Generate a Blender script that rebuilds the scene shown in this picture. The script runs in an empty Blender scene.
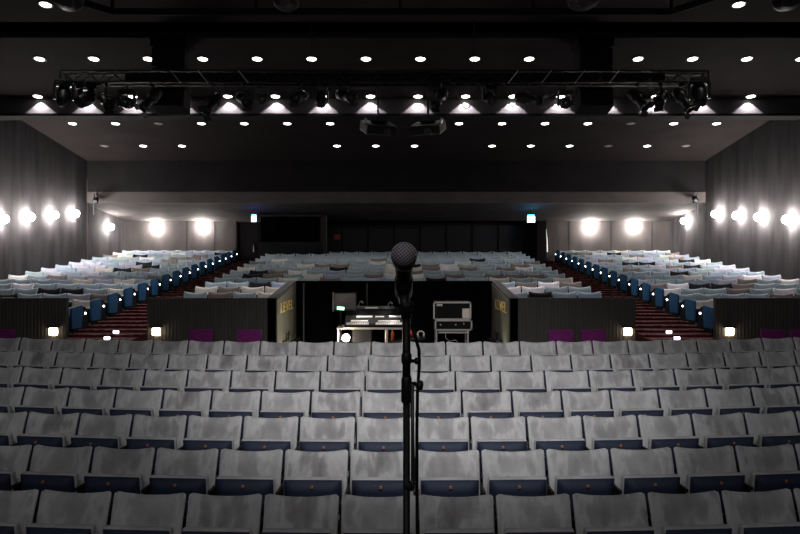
import bpy, bmesh, math, random
from mathutils import Vector, Matrix
random.seed(7)
SC = bpy.context.scene
COL = SC.collection
PI = math.pi
CZ = 2.42                                   # eye height above the first stalls row
F = 730.0

# ------------------------------------------------------------------ camera
cd = bpy.data.cameras.new('camera'); cam = bpy.data.objects.new('camera', cd); COL.objects.link(cam)
cam.location = (0, 0, CZ); cam.rotation_euler = (PI/2, 0, 0)
cd.sensor_width = 36; cd.lens = F/800*36; cd.clip_start = .05; cd.clip_end = 200
SC.camera = cam
# ------------------------------------------------------------------ world, exposure
w = bpy.data.worlds.new('world'); SC.world = w; w.use_nodes = True
w.node_tree.nodes['Background'].inputs[0].default_value = (.9, .85, .9, 1)
w.node_tree.nodes['Background'].inputs[1].default_value = .004
vs = SC.view_settings
vs.view_transform = 'Standard'; vs.look = 'None'; vs.gamma = 1; vs.use_curve_mapping = False; vs.exposure = 0

def aim(o, t):
    o.rotation_euler = (Vector(t) - o.location).to_track_quat('-Z', 'Y').to_euler()
def area(name, loc, target, size, sy, power, color=(1, 1, 1), spread=PI):
    l = bpy.data.lights.new(name, 'AREA'); l.shape = 'RECTANGLE'; l.size = size; l.size_y = sy
    l.energy = power; l.color = color; l.spread = spread
    o = bpy.data.objects.new(name, l); COL.objects.link(o); o.location = loc; aim(o, target); return o
def spot(name, loc, target, power, deg, blend, radius, color=(1, 1, 1)):
    l = bpy.data.lights.new(name, 'SPOT'); l.energy = power; l.spot_size = math.radians(deg)
    l.spot_blend = blend; l.shadow_soft_size = radius; l.color = color
    o = bpy.data.objects.new(name, l); COL.objects.link(o); o.location = loc; aim(o, target); return o
# lamps of the stage lighting rig above the camera, plus an added fill behind it
area('stage_wash', (-.3, .6, 6.6), (0, 9.5, .8), 9, .6, 55, (1, .97, .98), math.radians(110))
spot('wash_left', (-3.5, 1.6, 7.2), (-4.6, 10.6, 1.0), 430, 50, 1.0, .3, (1, .98, .97))
spot('wash_right', (3.5, 1.6, 7.2), (4.6, 10.6, 1.0), 430, 50, 1.0, .3, (1, .98, .97))
area('added_fill', (-.6, -2.6, 4.6), (0, 5.0, 1.4), 3.0, 1.0, 32, (1, .96, .99))  # unseen fill added to brighten the microphone and seat fronts
spot('stage_spot', (.4, 1.6, 7.2), (.3, 9.0, .8), 3000, 46, 1.0, .3, (1, .98, .97))
E_SCONCE, E_DOWN, P_DOWN, P_SCALLOP = 290, 9, 24, 115

# ------------------------------------------------------------------ materials
def mat(name, col, rough=.6, metal=0, emit=None, es=0, spec=.5):
    m = bpy.data.materials.new(name); m.use_nodes = True
    b = m.node_tree.nodes['Principled BSDF']
    b.inputs['Base Color'].default_value = (*col, 1); b.inputs['Roughness'].default_value = rough
    b.inputs['Metallic'].default_value = metal; b.inputs['Specular IOR Level'].default_value = spec
    if emit:
        b.inputs['Emission Color'].default_value = (*emit, 1); b.inputs['Emission Strength'].default_value = es
    return m
def N(m, t, **kw):
    n = m.node_tree.nodes.new(t)
    for k, v in kw.items(): setattr(n, k, v)
    return n
def L(m, a, b): m.node_tree.links.new(a, b)
def ramp(m, fac, stops):
    r = N(m, 'ShaderNodeValToRGB'); e = r.color_ramp.elements
    while len(e) < len(stops): e.new(.5)
    for q, (p, c) in zip(e, stops):
        q.position = p; q.color = (*c, 1) if len(c) == 3 else c
    L(m, fac, r.inputs[0]); return r.outputs[0]
def noisy(name, c1, c2, scale=(1, 1, 1), ns=4, rough=.8, bump=.2, lo=.35, hi=.65, detail=5, coord='Object', spec=.3):
    """two-tone procedural surface with stretched noise and a little relief"""
    m = mat(name, c1, rough, spec=spec); b = m.node_tree.nodes['Principled BSDF']
    tc = N(m, 'ShaderNodeTexCoord'); mp = N(m, 'ShaderNodeMapping'); mp.inputs['Scale'].default_value = scale
    nz = N(m, 'ShaderNodeTexNoise'); nz.inputs['Scale'].default_value = ns; nz.inputs['Detail'].default_value = detail
    L(m, tc.outputs[coord], mp.inputs[0]); L(m, mp.outputs[0], nz.inputs['Vector'])
    L(m, ramp(m, nz.outputs[0], [(lo, c1), (hi, c2)]), b.inputs['Base Color'])
    if bump:
        bp = N(m, 'ShaderNodeBump'); bp.inputs['Strength'].default_value = bump; bp.inputs['Distance'].default_value = .02
        L(m, nz.outputs[0], bp.inputs['Height']); L(m, bp.outputs[0], b.inputs['Normal'])
    return m
def fabric(name, c1, c2, dark, worn):
    """woven upholstery; worn = rubbed patch where shoulders rest, different on every seat"""
    m = mat(name, c1, .95, spec=.15); b = m.node_tree.nodes['Principled BSDF']
    b.inputs['Sheen Weight'].default_value = .12
    tc = N(m, 'ShaderNodeTexCoord'); oi = N(m, 'ShaderNodeObjectInfo')
    mul = N(m, 'ShaderNodeMath', operation='MULTIPLY'); mul.inputs[1].default_value = 57.0
    L(m, oi.outputs['Random'], mul.inputs[0])
    nz = N(m, 'ShaderNodeTexNoise', noise_dimensions='4D'); nz.inputs['Scale'].default_value = 6; nz.inputs['Detail'].default_value = 3
    L(m, tc.outputs['Object'], nz.inputs['Vector']); L(m, mul.outputs[0], nz.inputs['W'])
    wv = N(m, 'ShaderNodeTexNoise'); wv.inputs['Scale'].default_value = 160; wv.inputs['Detail'].default_value = 1
    L(m, tc.outputs['Object'], wv.inputs['Vector'])
    base = ramp(m, nz.outputs[0], [(.36, c1), (.64, c2)])
    out = base
    if worn:
        mp = N(m, 'ShaderNodeMapping'); mp.inputs['Location'].default_value = (0, 0, -.74*5.6); mp.inputs['Scale'].default_value = (4.3, 0, 5.6)
        L(m, tc.outputs['Object'], mp.inputs[0])
        mp2 = N(m, 'ShaderNodeMapping'); mp2.inputs['Scale'].default_value = (11, 1, 5)
        L(m, tc.outputs['Object'], mp2.inputs[0])
        st = N(m, 'ShaderNodeTexNoise', noise_dimensions='4D'); st.inputs['Scale'].default_value = 1.1; st.inputs['Detail'].default_value = 3
        L(m, mp2.outputs[0], st.inputs['Vector']); L(m, mul.outputs[0], st.inputs['W'])
        ln = N(m, 'ShaderNodeVectorMath', operation='LENGTH'); L(m, mp.outputs[0], ln.inputs[0])
        ad = N(m, 'ShaderNodeMath', operation='MULTIPLY_ADD'); ad.inputs[1].default_value = 2.9; 
        L(m, st.outputs[0], ad.inputs[0]); L(m, ln.outputs['Value'], ad.inputs[2])
        ring = ramp(m, ad.outputs[0], [(0, (.9, .9, .9)), (.5, (.8, .8, .8)), (.8, (.25, .25, .25)), (.97, (0, 0, 0))])
        # values above 1 are clamped by the ramp: shift the field down
        sh = N(m, 'ShaderNodeMath', operation='MULTIPLY'); sh.inputs[1].default_value = .37
        L(m, ad.outputs[0], sh.inputs[0])
        r = ring.node; L(m, sh.outputs[0], r.inputs[0])
        m13 = N(m, 'ShaderNodeMath', operation='MULTIPLY'); m13.inputs[1].default_value = 13.7; L(m, oi.outputs['Random'], m13.inputs[0])
        fr = N(m, 'ShaderNodeMath', operation='FRACT'); L(m, m13.outputs[0], fr.inputs[0])
        ma = N(m, 'ShaderNodeMath', operation='MULTIPLY_ADD'); ma.inputs[1].default_value = .75; ma.inputs[2].default_value = .15; L(m, fr.outputs[0], ma.inputs[0])
        mr = N(m, 'ShaderNodeMath', operation='MULTIPLY'); L(m, ring, mr.inputs[0]); L(m, ma.outputs[0], mr.inputs[1])
        mx = N(m, 'ShaderNodeMix', data_type='RGBA'); mx.inputs[7].default_value = (*dark, 1)
        L(m, mr.outputs[0], mx.inputs[0]); L(m, base, mx.inputs[6]); out = mx.outputs[2]
        hl = ramp(m, sh.outputs[0], [(.72, (0, 0, 0)), (.86, (.5, .5, .5)), (1, (0, 0, 0))])
        mx3 = N(m, 'ShaderNodeMix', data_type='RGBA'); mx3.inputs[7].default_value = (*worn, 1)
        L(m, hl, mx3.inputs[0]); L(m, out, mx3.inputs[6]); out = mx3.outputs[2]
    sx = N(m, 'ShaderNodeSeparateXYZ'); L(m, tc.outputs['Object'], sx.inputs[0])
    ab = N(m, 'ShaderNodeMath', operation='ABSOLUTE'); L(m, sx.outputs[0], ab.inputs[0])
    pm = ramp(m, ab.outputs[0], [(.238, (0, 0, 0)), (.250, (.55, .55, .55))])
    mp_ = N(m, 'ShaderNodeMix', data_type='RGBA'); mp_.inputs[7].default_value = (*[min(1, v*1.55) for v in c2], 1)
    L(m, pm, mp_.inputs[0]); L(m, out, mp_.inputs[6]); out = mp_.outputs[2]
    L(m, out, b.inputs['Base Color'])
    bp = N(m, 'ShaderNodeBump'); bp.inputs['Strength'].default_value = .25; bp.inputs['Distance'].default_value = .003
    L(m, wv.outputs[0], bp.inputs['Height']); L(m, bp.outputs[0], b.inputs['Normal'])
    return m
M = {}
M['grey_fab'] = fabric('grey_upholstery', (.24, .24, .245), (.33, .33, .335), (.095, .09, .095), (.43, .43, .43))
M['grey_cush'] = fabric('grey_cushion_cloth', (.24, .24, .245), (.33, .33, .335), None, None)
M['navy'] = noisy('navy_seat_pan', (.008, .013, .030), (.013, .019, .040), ns=40, rough=.7, bump=.1)
M['plate'] = mat('copper_number_plate', (.30, .13, .07), .5, .5)
M['black'] = mat('black_metal', (.008, .008, .009), .5, spec=.25)
M['blackmatt'] = mat('black_matt', (.008, .008, .008), .9, spec=.2)
M['blackplastic'] = mat('black_plastic', (.012, .012, .013), .4, spec=.3)
M['chrome'] = mat('chrome', (.7, .7, .72), .2, 1)
M['alu'] = mat('aluminium_edge', (.62, .58, .56), .35, .8)
M['darkgrey'] = mat('dark_grey_metal', (.06, .06, .065), .45, .3)
M['blue_panel'] = noisy('blue_end_panel_cloth', (.012, .08, .19), (.02, .11, .24), ns=30, rough=.85, bump=.1)
M['purple'] = noisy('purple_cloth', (.10, .008, .085), (.15, .013, .12), ns=30, rough=.9, bump=.1)
cols = {'T': (.34, .42, .45), 'B': (.33, .40, .49), 'L': (.45, .46, .56), 'C': (.66, .62, .56), 'W': (.78, .76, .78), 'N': (.22, .185, .17), 'K': (.012, .012, .016)}
for k, c in cols.items():
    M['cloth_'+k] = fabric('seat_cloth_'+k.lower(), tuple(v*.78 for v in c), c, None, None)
M['wall_side'] = noisy('charcoal_wall_cloth', (.025, .0225, .025), (.072, .066, .071), scale=(1, 1.6, .3), ns=1.8, rough=.9, bump=.5, lo=.3, hi=.7, detail=8)
M['wall_back'] = noisy('back_wall_panel', (.07, .062, .06), (.095, .085, .082), scale=(1.5, 1, .4), ns=2, rough=.85, bump=.2)
M['ceil'] = noisy('charcoal_ceiling', (.023, .019, .0195), (.030, .0245, .025), ns=1.2, rough=.9, bump=.05, spec=.08)
M['soffit'] = noisy('soffit_plaster', (.075, .068, .067), (.095, .085, .083), ns=1.5, rough=.9, bump=.05, spec=.1)
M['fascia'] = noisy('bulkhead_paint', (.015, .0138, .015), (.021, .019, .021), ns=1.0, rough=.9, bump=.05, spec=.08)
M['scallop'] = noisy('beam_face_paint', (.075, .07, .072), (.09, .082, .085), ns=2, rough=.9, bump=.05)
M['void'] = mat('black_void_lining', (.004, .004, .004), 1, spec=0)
M['floor'] = noisy('dark_stalls_carpet', (.012, .011, .014), (.03, .026, .03), ns=25, rough=1, bump=.3)
M['terrace'] = noisy('dark_terrace_carpet', (.008, .007, .008), (.02, .016, .018), ns=25, rough=1, bump=.3)
M['red'] = noisy('dark_red_stair_carpet', (.05, .006, .006), (.10, .012, .010), ns=30, rough=1, bump=.4)
M['nosing'] = noisy('worn_stair_nosing', (.05, .014, .012), (.30, .16, .14), scale=(3, 1, 1), ns=3, rough=.5, bump=.1, lo=.4, hi=.62)
M['olive'] = noisy('olive_partition_paint', (.11, .11, .085), (.15, .15, .115), ns=3, rough=.6, bump=.1)
M['gold'] = mat('gold_lettering', (.75, .55, .2), .4, .3)
M['stage'] = noisy('black_stage_floor', (.012, .012, .012), (.03, .03, .03), ns=6, rough=.5, bump=.1)
def fluted():
    m = noisy('fluted_dark_partition', (.036, .032, .031), (.05, .045, .042), scale=(3, 1, .3), ns=4, rough=.7, bump=0)
    b = m.node_tree.nodes['Principled BSDF']; tc = N(m, 'ShaderNodeTexCoord')
    wv = N(m, 'ShaderNodeTexWave', wave_type='BANDS', bands_direction='X'); wv.inputs['Scale'].default_value = 5; wv.inputs['Distortion'].default_value = 1.5
    L(m, tc.outputs['Object'], wv.inputs['Vector'])
    bp = N(m, 'ShaderNodeBump'); bp.inputs['Strength'].default_value = .25; bp.inputs['Distance'].default_value = .02
    L(m, wv.outputs[0], bp.inputs['Height']); L(m, bp.outputs[0], b.inputs['Normal']); return m
M['fluted'] = fluted()
def glow(name, c, s): return mat(name, (.8, .8, .8), .5, emit=c, es=s)
M['sconce'] = glow('glowing_sconce_globe', (1, .93, .88), E_SCONCE)
M['down'] = glow('lit_downlight_lens', (1, .95, .9), E_DOWN)
M['downdim'] = mat('unlit_downlight_lens', (.35, .3, .27), .4)
M['aisle'] = glow('aisle_lamp_lens', (.92, .95, 1), 9)
M['step'] = glow('step_lamp_lens', (.85, .85, 1), 8)
M['warm'] = glow('warm_marker_lens', (1, .82, .55), 22)
M['work'] = glow('work_lamp_bulb', (1, .86, .66), 260)
M['exit_b'] = glow('exit_sign_blue_white', (.75, .88, 1), 3)
M['exit_c'] = glow('exit_sign_cyan_white', (.72, .98, 1), 5)
M['exit_top_b'] = glow('exit_sign_blue_lamp', (.02, .12, 1), 60)
M['exit_top_c'] = glow('exit_sign_cyan_lamp', (.02, .45, 1), 60)
M['gap'] = glow('door_leak_glow', (1, .9, .8), .55)  # emission standing in for light through the door gap
M['screen'] = mat('dim_monitor_screen', (.05, .045, .045), .5, emit=(.6, .5, .5), es=.02)
M['green'] = glow('green_lit_display', (.35, 1, .6), 2.2)
M['brown'] = mat('amber_bottle', (.32, .07, .02), .25)
M['cream'] = mat('cream_paint', (.7, .62, .58), .5)
M['redthing'] = mat('red_cloth', (.35, .01, .02), .8)
M['sign_red'] = mat('red_sign_face', (.35, .05, .05), .5)

# ------------------------------------------------------------------ mesh helpers
def link(name, bm, m, parent=None, smooth=False, ms=None):
    me = bpy.data.meshes.new(name); bm.normal_update(); bm.to_mesh(me); bm.free()
    for q in (ms or [m]): me.materials.append(q)
    if smooth: me.shade_smooth()
    o = bpy.data.objects.new(name, me); COL.objects.link(o)
    if parent: o.parent = parent
    return o
def tag(o, label=None, cat=None, group=None, kind=None):
    if label: o['label'] = label
    if cat: o['category'] = cat
    if group: o['group'] = group
    if kind: o['kind'] = kind
    return o
def empty(name, loc, rz=0, label=None, cat=None, group=None):
    o = bpy.data.objects.new(name, None); COL.objects.link(o); o.location = loc; o.rotation_euler = (0, 0, rz)
    o.empty_display_size = .1
    return tag(o, label, cat, group)
def copy_tree(o, parent=None):
    c = o.copy(); COL.objects.link(c)
    if parent: c.parent = parent
    for ch in o.children: copy_tree(ch, c)
    return c
def bx(bm, c, s, rot=None, bev=0, mi=0):
    r = bmesh.ops.create_cube(bm, size=1); vs_ = r['verts']
    bmesh.ops.scale(bm, vec=s, verts=vs_)
    if bev:
        es = list({e for v in vs_ for e in v.link_edges})
        q = bmesh.ops.bevel(bm, geom=es, offset=bev, segments=2, affect='EDGES', profile=.6)
        vs_ = list({v for f in q['faces'] for v in f.verts} | {v for v in vs_ if v.is_valid})
    if rot is not None: bmesh.ops.rotate(bm, cent=(0, 0, 0), matrix=Matrix(rot) if not isinstance(rot, Matrix) else rot, verts=vs_)
    bmesh.ops.translate(bm, vec=c, verts=vs_)
    if mi:
        for f in {f for v in vs_ for f in v.link_faces}: f.material_index = mi
    return vs_
def R(ax, deg): return Matrix.Rotation(math.radians(deg), 3, ax)
def tube(bm, pts, r, seg=8, caps=True):
    """round bar through the points; r is a number or one radius per point"""
    pts = [Vector(p) for p in pts]; rs = r if isinstance(r, (list, tuple)) else [r]*len(pts)
    rings = []; ref = None
    for i, p in enumerate(pts):
        d = (pts[min(i+1, len(pts)-1)] - pts[max(i-1, 0)]).normalized()
        if ref is None or abs(ref.dot(d)) > .95: ref = Vector((1, 0, 0)) if abs(d.x) < .8 else Vector((0, 1, 0))
        a = (ref - d*ref.dot(d)).normalized(); b = d.cross(a); ref = a
        rings.append([bm.verts.new(p + (a*math.cos(t)+b*math.sin(t))*rs[i]) for t in [2*PI*k/seg for k in range(seg)]])
    for A, B in zip(rings, rings[1:]):
        for k in range(seg): bm.faces.new((A[k], A[(k+1) % seg], B[(k+1) % seg], B[k]))
    if caps:
        bm.faces.new(rings[0][::-1]); bm.faces.new(rings[-1])
def lathe(bm, prof, seg=16, origin=(0, 0, 0), axis=(0, 0, 1)):
    """prof = [(radius, distance along the axis)]"""
    q = Vector((0, 0, 1)).rotation_difference(Vector(axis).normalized()).to_matrix(); o = Vector(origin); rings = []
    for r, z in prof:
        rings.append([bm.verts.new(o + q @ Vector((max(r, 1e-4)*math.cos(2*PI*k/seg), max(r, 1e-4)*math.sin(2*PI*k/seg), z))) for k in range(seg)])
    for A, B in zip(rings, rings[1:]):
        for k in range(seg): bm.faces.new((A[k], A[(k+1) % seg], B[(k+1) % seg], B[k]))
    bm.faces.new(rings[0][::-1]); bm.faces.new(rings[-1])
def prism(bm, poly, x0, x1):
    """polygon in (y, z) pulled from x0 to x1"""
    A = [bm.verts.new((x0, y, z)) for y, z in poly]; B = [bm.verts.new((x1, y, z)) for y, z in poly]
    n = len(poly); bm.faces.new(A[::-1]); bm.faces.new(B)
    for k in range(n): bm.faces.new((A[k], A[(k+1) % n], B[(k+1) % n], B[k]))
    bmesh.ops.recalc_face_normals(bm, faces=bm.faces)
def box(name, x0, x1, y0, y1, z0, z1, m, parent=None, kind='structure', bev=0):
    bm = bmesh.new(); bx(bm, ((x0+x1)/2, (y0+y1)/2, (z0+z1)/2), (x1-x0, y1-y0, z1-z0), bev=bev)
    o = link(name, bm, m, parent)
    if kind and not parent: o['kind'] = kind
    return o
def pr(name, poly, x0, x1, m, parent=None):
    bm = bmesh.new(); prism(bm, poly, x0, x1); o = link(name, bm, m, parent)
    if not parent: o['kind'] = 'structure'
    return o
ORD = ['', 'first', 'second', 'third', 'fourth', 'fifth', 'sixth', 'seventh', 'eighth', 'ninth', 'tenth', 'eleventh', 'twelfth', 'thirteenth', 'fourteenth', 'fifteenth', 'sixteenth', 'seventeenth']

XL, XR = -10.45, 10.2                      # side walls
AX = -.14                                  # hall axis
# ------------------------------------------------------------------ floors
box('floor_stage', -9, 9, -4, 3.0, -.2, .9, M['stage'])
bm = bmesh.new(); poly = [(3.0, -.3), (3.0, 0)]
for i in range(7):
    y = 5.06 + .9*i - .42
    if i: poly += [(y, .084*(i-1)), (y, .084*i)]
poly += [(12.0, .504), (12.0, -.3)]
prism(bm, poly, XL, XR); tag(link('floor_stalls', bm, M['floor']), kind='structure')
box('floor_crossing', XL, XR, 12.0, 15.6, .2, .5, M['floor'])
def ztop(i): return 1.68 + .092*i           # rear seat back tops
def yrow(i): return 14.10 + .88*i
def terrace(name, x0, x1, i0, off):
    poly = [(yrow(i0+off)-.62, .2)]
    for i in range(i0, 16):
        y = yrow(i+off)-.62; z = ztop(i+off)-.86
        poly += [(y, z), (y+.88, z)]
    ye = min(poly[-1][0], 28.3); poly[-1] = (28.3, poly[-1][1]); poly += [(28.3, .2)]
    return pr(name, poly, x0, x1, M['terrace'])
terrace('floor_rear_left', XL-.2, -6.13, 0, 0)
terrace('floor_rear_right', 5.85, XR+.25, 0, 0)
terrace('floor_rear_middle', -2.1, 1.85, 2, .3)
terrace('floor_rear_flank_left', -4.77, -2.1, 0, .3)
terrace('floor_rear_flank_right', 1.85, 4.45, 0, .3)
# aisle stairs
def stairs(side, x0, x1):
    poly = [(12.3, .2)]; nos = []
    y = 12.3; z = .5
    for k in range(4):
        z += .155; poly += [(y, z), (y+.18, z)]; nos.append((y, z)); y += .18
    y = 13.02
    while y < 27.9:
        z = 1.125 + .1045*(y-13.0); poly += [(y, z), (y+.44, z)]; nos.append((y, z)); y += .44
    poly += [(28.3, poly[-1][1]), (28.3, .2)]
    pr('floor_stair_'+side, poly, x0, x1, M['red'])
    bm = bmesh.new()
    for y, z in nos: bx(bm, ((x0+x1)/2, y+.012, z+.002), (x1-x0-.02, .05, .016))
    tag(link('floor_stair_trim_'+side, bm, M['nosing']), kind='structure')
stairs('left', -6.13, -4.77); stairs('right', 4.45, 5.85)

# ------------------------------------------------------------------ side and back walls
box('wall_left', XL-.3, XL, -4, 24.4, -.3, 10.5, M['wall_side'])
box('wall_right', XR, XR+.3, -4, 24.4, -.3, 10.5, M['wall_side'])
box('wall_left_recess', XL-.5, XL-.2, 24.4, 28.6, -.3, 7, M['wall_side'])
box('wall_right_recess', XR+.25, XR+.5, 24.4, 28.6, -.3, 7, M['wall_side'])
box('trim_1', XL-.02, XL+.02, 24.36, 24.44, 1.5, 5.4, M['soffit'])
def wx(px, y): return (px-400)*y/F
def wz(py, y): return CZ + (267-py)*y/F
YB = 28.3
box('wall_back_left', XL-.3, wx(236, YB), YB, YB+.2, 0, 6.0, M['wall_back'])
box('wall_back_right', wx(547, YB), XR+.4, YB, YB+.2, 0, 6.0, M['wall_back'])
# thin seams between the back wall panels
bm = bmesh.new()
for px in (187, 214.7, 569, 611, 652):
    bx(bm, (wx(px, YB), YB-.004, 3.4), (.02, .008, 3.0))
tag(link('wall_back_seam_trim', bm, M['blackmatt']), kind='structure')
# deep dark recess in the middle of the back wall
YR = 30.4
box('wall_back_recess', wx(320, YB), wx(548, YB), YR, YR+.2, 0, 6, M['blackplastic'])
box('wall_back_recess_side', wx(546.5, YB), wx(549, YB), YB, YR, 0, 6, M['wall_back'])
box('floor_rear_landing', -7, 6.5, 28.3, 30.6, .2, 2.2, M['terrace'])
bm = bmesh.new()
for k in range(8): bx(bm, (wx(342+26*k, YR), YR-.02, 3.1), (.06, .04, 2.3))
bx(bm, (wx(430, YR), YR-.03, wz(223, YR)), (9.2, .06, .18))
tag(link('wall_back_recess_trim', bm, M['blackmatt']), kind='structure')
box('column_back', wx(320, 27.2), wx(326.5, 27.2), 27.1, 27.4, 1.5, 5.2, M['wall_back'])
# door left of the control room
d = box('door_1', wx(236, YB)+.06, wx(258.5, YB)-.04, YB+.1, YB+.16, 2.2, wz(222, YB), M['fascia'])
box('door_frame', wx(236, YB)-.0, wx(236, YB)+.06, YB-.02, YB+.2, 2.2, wz(221, YB), M['blackmatt'], d)
box('lintel_door', wx(236, YB), wx(262, YB), YB, YB+.2, wz(222, YB), 6, M['wall_back'])
bm = bmesh.new(); tube(bm, [(wx(253.5, YB), YB+.06, 3.0), (wx(253.5, YB), YB+.06, 3.3)], .03); link('door_handle', bm, M['chrome'], d)
# door right, ajar; a glowing strip imitates light leaking past its edge
d2 = box('door_2', wx(524, YR), wx(544, YR), YR-.1, YR-.03, 2.2, wz(222, YR), M['fascia'])
bm = bmesh.new(); tube(bm, [(wx(546, YB), YB-.02, wz(229, YB)), (wx(547, YB), YB-.02, wz(240, YB)), (wx(547.3, YB), YB-.02, wz(252, YB))], [.004, .022, .026], 6)
tag(link('door_gap_glow', bm, M['gap'], d2 and None), 'thin curved glowing strip imitating light leaking past the rear door right of centre', 'light')
# projection/control room with shuttered opening
x0, x1 = wx(258.5, 26.4), wx(321, 26.4)
box('wall_control_room', x0, x1, 26.4, 28.3, 1.5, wz(242, 26.4), M['fascia'])
box('wall_control_room_upper', x0, x1, 26.4, 28.3, wz(216, 26.4), 5.3, M['blackmatt'])
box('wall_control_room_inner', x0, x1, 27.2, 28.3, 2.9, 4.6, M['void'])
bm = bmesh.new(); n = 26
pts = []
for k in range(n*4+1):
    x = x0+.05+(x1-x0-.1)*k/(n*4); pts.append((x, 26.55+.05*math.sin(k*PI/2*.97)))
for z in (wz(243.5, 26.4), wz(215, 26.4)):
    for p in pts: bm.verts.new((p[0], p[1], z))
bm.verts.ensure_lookup_table(); q = len(pts)
for k in range(q-1): bm.faces.new((bm.verts[k], bm.verts[k+1], bm.verts[q+k+1], bm.verts[q+k]))
bmesh.ops.solidify(bm, geom=bm.faces[:], thickness=.01)
tag(link('window_curtain', bm, M['blackplastic'], smooth=True), 'black pleated curtain across the control room opening at the back', 'curtain')
bm = bmesh.new(); tube(bm, [(x0, 26.37, wz(216, 26.4)), (x1, 26.37, wz(216, 26.4))], .025)
tag(link('curtain_rail', bm, M['darkgrey']), 'thin dark rail above the black curtain of the control room', 'rail')

# ------------------------------------------------------------------ ceiling
def zA(y): return CZ + 4.9 + .153*(14.6-y)
def zB(y): return CZ + 4.6 - .153*(y-16.1)
def zC(y): return CZ + 4.02 - .118*(y-20.4)
def slab(name, y0, y1, f, m, t=.12, x0=XL, x1=XR): return pr(name, [(y0, f(y0)), (y1, f(y1)), (y1, f(y1)+t), (y0, f(y0)+t)], x0, x1, m)
slab('ceiling_front', -4, 14.6, zA, M['ceil'])
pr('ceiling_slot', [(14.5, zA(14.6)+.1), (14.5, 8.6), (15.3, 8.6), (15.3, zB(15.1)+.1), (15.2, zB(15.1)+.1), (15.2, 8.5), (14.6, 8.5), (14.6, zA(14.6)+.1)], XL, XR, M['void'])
slab('ceiling_middle', 15.12, 18.6, zB, M['ceil'])
slab('ceiling_rear', 18.6, 24.4, zC, M['ceil'])
ZBT = CZ + 3.79
box('beam_face', XL, XR, 18.40, 18.75, ZBT+.06, zB(18.4)+.1, M['scallop'])
pr('beam_edge', [(18.30, ZBT), (18.80, ZBT-.01), (18.80, ZBT+.06), (18.30, ZBT+.06)], XL, XR, M['blackmatt'])
zb0, zb1 = wz(192, 24.4), wz(203, 24.4)
box('bulkhead_wall', XL-.2, XR+.25, 24.4, 24.6, zb0, 6.4, M['fascia'])
box('bulkhead_beam', XL-.2, XR+.25, 24.36, 24.8, zb1, zb0, M['soffit'])
zs1 = wz(221, YB)
pr('ceiling_soffit', [(24.8, zb1+.01), (YB, zs1), (YB, zs1+.12), (24.8, zb1+.13)], XL-.2, XR+.25, M['soffit'])
box('ceiling_recess', -7, 6.5, YB, 30.6, zs1+.05, zs1+.2, M['fascia'])
# octagonal coffer rail under the front ceiling
def railpt(px, py, y): return (wx(px, y), y, wz(py, y))
bm = bmesh.new()
yq = 13.2; z_ = wz(12, yq)
P_ = [(-5.9, 12.2, z_), (-5.2, 13.2, z_), (4.9, 13.2, z_), (5.6, 12.2, z_)]
for a, b in zip(P_, P_[1:]):
    a, b = Vector(a), Vector(b); m_ = (a+b)/2; d_ = b-a
    bx(bm, m_, (d_.length+.05, .07, .12), rot=R('Z', math.degrees(math.atan2(d_.y, d_.x))))
for x in (-5.2, -2.6, 0, 2.4, 4.9):
    bx(bm, (x, 13.2, (z_+zA(13.2))/2), (.05, .05, zA(13.2)-z_))
tag(link('trim_ceiling_rail', bm, M['blackmatt']), kind='structure')

# ------------------------------------------------------------------ barrier walls and the control pit
ZW = wz(298, 13.0)
def barrier(name, x0, x1): return box(name, x0, x1, 13.0, 13.12, .5, ZW, M['fluted'], bev=.01)
barrier('wall_barrier_far_left', XL, wx(66, 13)); barrier('wall_barrier_left', wx(147, 13), -2.2)
barrier('wall_barrier_right', 1.95, wx(636, 13)); barrier('wall_barrier_far_right', wx(716, 13), XR)
zp = wz(281, 15.4)
def wedge(name, xa, xb, xin):
    poly = [(13.0, .5), (13.0, ZW), (15.4, zp), (15.4, .5)]
    o = pr(name, poly, xa, xb, M['fluted']); 
    i0, i1 = (xb, xb+.012) if xin > 0 else (xa-.012, xa)
    pr(name+'_panel', [(13.01, .5), (13.01, ZW-.04), (15.38, zp-.04), (15.38, .5)], i0, i1, M['olive'])
wedge('wall_pit_left', -2.36, -2.2, 1); wedge('wall_pit_right', 1.94, 2.1, -1)
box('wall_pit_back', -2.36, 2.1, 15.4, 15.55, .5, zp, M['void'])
box('trim_2', wx(303, 14.8), wx(304, 14.8), 14.8, 14.86, .5, wz(283, 14.8), M['darkgrey'])
def lettering(txt, loc, rot, h, label, name='wall_lettering'):
    cu = bpy.data.curves.new(name, 'FONT'); cu.body = txt; cu.size = h*1.38; cu.extrude = .006; cu.align_x = 'CENTER'; cu.align_y = 'CENTER'; cu.space_character = 1.1
    t = bpy.data.objects.new('tmp', cu); COL.objects.link(t)
    dg = bpy.context.evaluated_depsgraph_get(); me = bpy.data.meshes.new_from_object(t.evaluated_get(dg)); bpy.data.objects.remove(t)
    me.materials.clear(); me.materials.append(M['gold']); o = bpy.data.objects.new(name, me); COL.objects.link(o)
    o.location = loc; o.rotation_euler = rot; o.scale = (2.0, 1, 1) ; return tag(o, label, 'lettering')
lettering('LEVEL', (-2.181, 14.1, wz(306.5, 14.1)), (PI/2, 0, PI/2), .2, 'gold capital letters on the olive left side wall of the control pit')
lettering('LEVEL', (1.921, 13.95, wz(306.5, 13.95)), (PI/2, 0, -PI/2), .2, 'gold capital letters on the olive right side wall of the control pit')

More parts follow.
